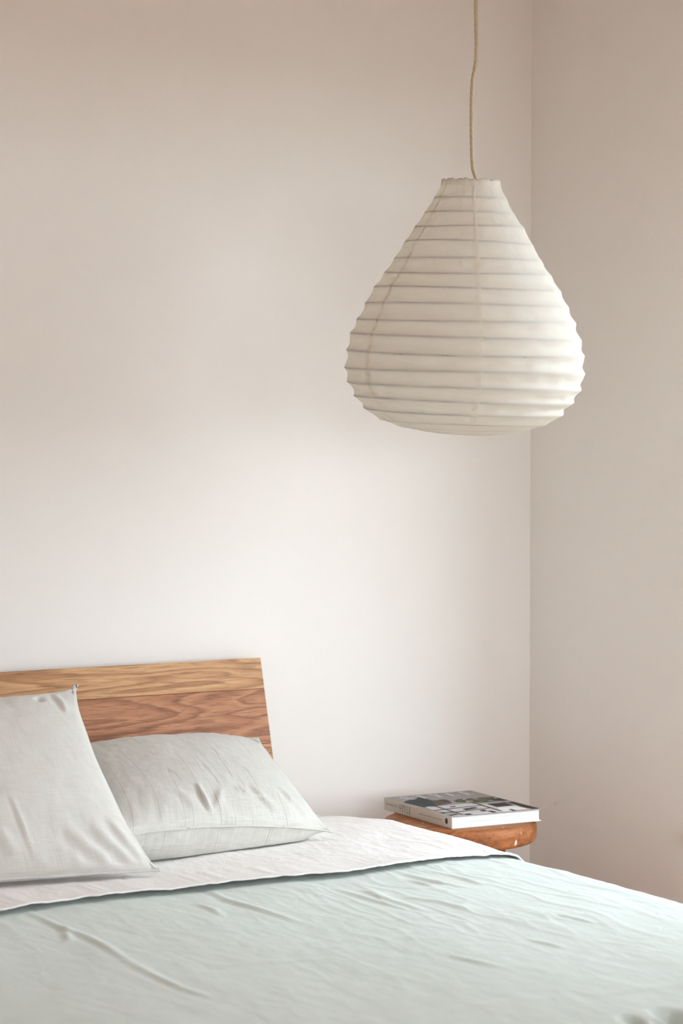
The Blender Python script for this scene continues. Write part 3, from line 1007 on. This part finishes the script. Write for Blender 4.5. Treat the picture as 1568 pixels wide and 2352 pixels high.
for _ in range(46):
    cx_, cy_ = random.uniform(0.105, 0.200), random.uniform(0.102, 0.155)
    an = random.uniform(0, 6.28); l_, w_ = random.uniform(0.004, 0.010), random.uniform(0.0015, 0.004)
    leaves.append([(cx_ + l_ * math.cos(an), cy_ + l_ * math.sin(an)), (cx_ - w_ * math.sin(an), cy_ + w_ * math.cos(an)), (cx_ - l_ * math.cos(an), cy_ - l_ * math.sin(an)), (cx_ + w_ * math.sin(an), cy_ - w_ * math.cos(an))])
cover_ink('printed_leaves', 'green2', leaves[:30])
cover_ink('printed_leaf_lights', 'pale', leaves[38:])
cover_ink('printed_shade', 'dark', [[(0.175, 0.128), (0.2058, 0.128), (0.2058, 0.09), (0.19, 0.096)]])
cover_ink('printed_cushions', 'pale', [
    [(0.0392, 0.1113), (0.1178, 0.1081), (0.1196, 0.0775), (0.0341, 0.0753)], [(0.031, 0.0686), (0.1143, 0.0657), (0.1173, 0.0421), (0.0326, 0.038)],
    [(0.0319, 0.03), (0.1181, 0.0311), (0.1181, 0.0065), (0.0342, 0.0065)], [(0.0097, 0.1106), (0.0223, 0.116), (0.0309, 0.101), (0.0286, 0.0797), (0.0075, 0.0765)],
    [(0.0098, 0.0655), (0.0294, 0.0631), (0.027, 0.0456), (0.0066, 0.0485)]])
cover_ink('printed_rug', 'white', [[(0.1362, 0.0306), (0.181, 0.0253), (0.1836, 0.0075), (0.1185, 0.0075)]])
cover_ink('printed_frames', 'line', [
    strip((0.030, 0.073), (0.125, 0.0715), 0.005), strip((0.028, 0.034), (0.125, 0.0365), 0.006), strip((0.127, 0.112), (0.121, 0.006), 0.006),
    strip((0.036, 0.113), (0.030, 0.006), 0.005), strip((0.04, 0.1135), (0.125, 0.110), 0.004), strip((0.004, 0.071), (0.03, 0.07), 0.004), strip((0.004, 0.042), (0.03, 0.040), 0.004),
    strip((0.125, 0.088), (0.20, 0.083), 0.004), strip((0.188, 0.09), (0.187, 0.01), 0.003)])
cover_ink('printed_picture', 'dark', [[(0.1422, 0.0798), (0.1853, 0.0762), (0.1815, 0.0338), (0.1396, 0.0373)]])
cover_ink('printed_cabinet', 'dark', [[(0.1903, 0.0746), (0.2055, 0.0747), (0.2055, 0.0015), (0.1890, 0.0015)]])
cover_ink('printed_objects', 'teal', [
    [(0.0647, 0.0567), (0.098, 0.0625), (0.1008, 0.0477), (0.0633, 0.0402)], [(0.0563, 0.0921), (0.0724, 0.0955), (0.0682, 0.0849), (0.0568, 0.0857)],
    [(0.0031, 0.0506), (0.0109, 0.0459), (0.0051, 0.0307), (0.0014, 0.043)], [(0.0020, 0.0146), (0.0242, 0.0191), (0.0204, 0.0121), (0.0020, 0.0082)],
    [(0.085, 0.026), (0.10, 0.028), (0.098, 0.018), (0.086, 0.017)]])
cover_ink('printed_edge', 'white', [[(0.006, 0.0062), (0.032, 0.0062), (0.032, 0.0012), (0.004, 0.0012)], [(0.052, 0.0062), (0.094, 0.0062), (0.094, 0.0012), (0.05, 0.0012)], [(0.108, 0.0068), (0.142, 0.0068), (0.142, 0.0012), (0.106, 0.0012)]])
cover_ink('printed_edge_tan', 'tan', [[(0.154, 0.0068), (0.186, 0.0068), (0.186, 0.0012), (0.152, 0.0012)]])
cover_ink('printed_edge_dark', 'dark', [[(0.034, 0.012), (0.050, 0.012), (0.048, 0.0012), (0.034, 0.0012)], [(0.095, 0.016), (0.106, 0.016), (0.105, 0.0012), (0.095, 0.0012)], [(0.143, 0.014), (0.152, 0.014), (0.151, 0.0012), (0.143, 0.0012)]])

# serif capitals as polygons in a unit box (cap height 1)
def stroke(pts, ws):
    L, Rr = [], []
    for i, (x, y) in enumerate(pts):
        xa, ya = pts[max(i - 1, 0)]; xb, yb = pts[min(i + 1, len(pts) - 1)]
        d = math.hypot(xb - xa, yb - ya) or 1
        nx, ny = -(yb - ya) / d, (xb - xa) / d
        L.append((x + nx * ws[i] / 2, y + ny * ws[i] / 2)); Rr.append((x - nx * ws[i] / 2, y - ny * ws[i] / 2))
    return [[L[i], L[i + 1], Rr[i + 1], Rr[i]] for i in range(len(pts) - 1)]
def rect(x0, x1, y0, y1): return [(x0, y0), (x1, y0), (x1, y1), (x0, y1)]
def glyph_S():
    pts, ws = [], []
    for i in range(25):
        t = i / 24
        if t < 0.5:
            a = R(35) + t * 2 * R(235); x, y = 0.27 + 0.20 * math.cos(a), 0.74 + 0.24 * math.sin(a)
        else:
            a = R(90) - (t - 0.5) * 2 * R(235); x, y = 0.27 + 0.22 * math.cos(a), 0.27 + 0.25 * math.sin(a)
        pts.append((x, y)); ws.append(0.05 + 0.12 * math.exp(-((t - 0.5) / 0.16) ** 2))
    return stroke(pts, ws) + [rect(0.43, 0.47, 0.74, 0.98), rect(0.04, 0.08, 0.02, 0.28)], 0.54
GL = {
    'S': glyph_S(),
    'T': ([rect(0.25, 0.39, 0.0, 1.0), rect(0.0, 0.64, 0.95, 1.0), rect(0.0, 0.04, 0.74, 1.0), rect(0.60, 0.64, 0.74, 1.0), rect(0.16, 0.48, 0.0, 0.04)], 0.66),
    'Y': ([rect(0.26, 0.40, 0.0, 0.46), [(0.03, 1.0), (0.19, 1.0), (0.40, 0.46), (0.26, 0.46)], [(0.55, 1.0), (0.60, 1.0), (0.40, 0.46), (0.34, 0.46)], rect(-0.02, 0.26, 0.96, 1.0), rect(0.46, 0.68, 0.96, 1.0), rect(0.17, 0.49, 0.0, 0.04)], 0.68),
    'L': ([rect(0.10, 0.24, 0.0, 1.0), rect(0.02, 0.33, 0.96, 1.0), rect(0.02, 0.56, 0.0, 0.05), rect(0.52, 0.56, 0.0, 0.30)], 0.58),
    'E': ([rect(0.10, 0.24, 0.0, 1.0), rect(0.02, 0.54, 0.95, 1.0), rect(0.02, 0.56, 0.0, 0.05), rect(0.24, 0.44, 0.49, 0.53), rect(0.50, 0.54, 0.74, 1.0), rect(0.52, 0.56, 0.0, 0.28), rect(0.42, 0.45, 0.38, 0.64)], 0.58),
}
# title on the cover, head of the book is away from the camera
polys = []
for ch, pc_ in zip('STYLE', (0.037, 0.075, 0.113, 0.150, 0.187)):
    g, wdt = GL[ch]
    hgt = 0.043
    for poly in g:
        polys.append([(pc_ + (x - wdt / 2) * hgt * 0.9, 0.234 + y * hgt) for x, y in poly])
cover_ink('cover_title', 'white', polys, True)
# lettering on the spine; reads from head to tail when the book lies face up
def spine3(p, q, h): return (-0.0006 - 0.0001, BK_A - p, q)
polys = []
cur = 0.235 * BK_A
for ch in 'STYLE':
    g, wdt = GL[ch]
    hgt = 0.0150
    for poly in g:
        polys.append([(cur + x * hgt * 0.92, 0.0060 + y * hgt) for x, y in poly])
    cur += (wdt + 0.10) * hgt * 0.96
prism('spine_title', polys, INK['spine'], spn, spine3)
random.seed(5)
polys = []
for a, b, zc, hh in ((0.035, 0.175, 0.0150, 0.0026), (0.53, 0.83, 0.0135, 0.0026)):
    cur = a * BK_A
    while cur < b * BK_A:
        for _ in range(random.randint(2, 7)):
            wl = random.uniform(0.0009, 0.0014)
            polys.append(rect(cur, cur + wl * 0.45, zc - hh / 2, zc + hh / 2))
            polys.append(rect(cur, cur + wl, zc - hh / 2, zc - hh / 2 + 0.0006))
            cur += wl + 0.0005
        cur += 0.0013
prism('spine_subtitle', polys, INK['spine'], spn, spine3)
cx_, cz_ = 0.925 * BK_A, 0.0140
prism('spine_logo', [[(cx_ + 0.0058 * math.cos(t), cz_ + 0.0062 * math.sin(t)) for t in np.linspace(0, 2 * math.pi, 24, endpoint=False)]], INK['logo'], spn, spine3)
prism('spine_logo_mark', [[(cx_ - 0.0012, cz_ + 0.003), (cx_ + 0.0022, cz_ + 0.002), (cx_ + 0.0018, cz_ - 0.002), (cx_ - 0.0008, cz_ - 0.0032), (cx_ - 0.0024, cz_ - 0.0005)]], INK['spine'], spn,
      lambda p, q, h: (-0.0006 - 0.00016, BK_A - p, q))
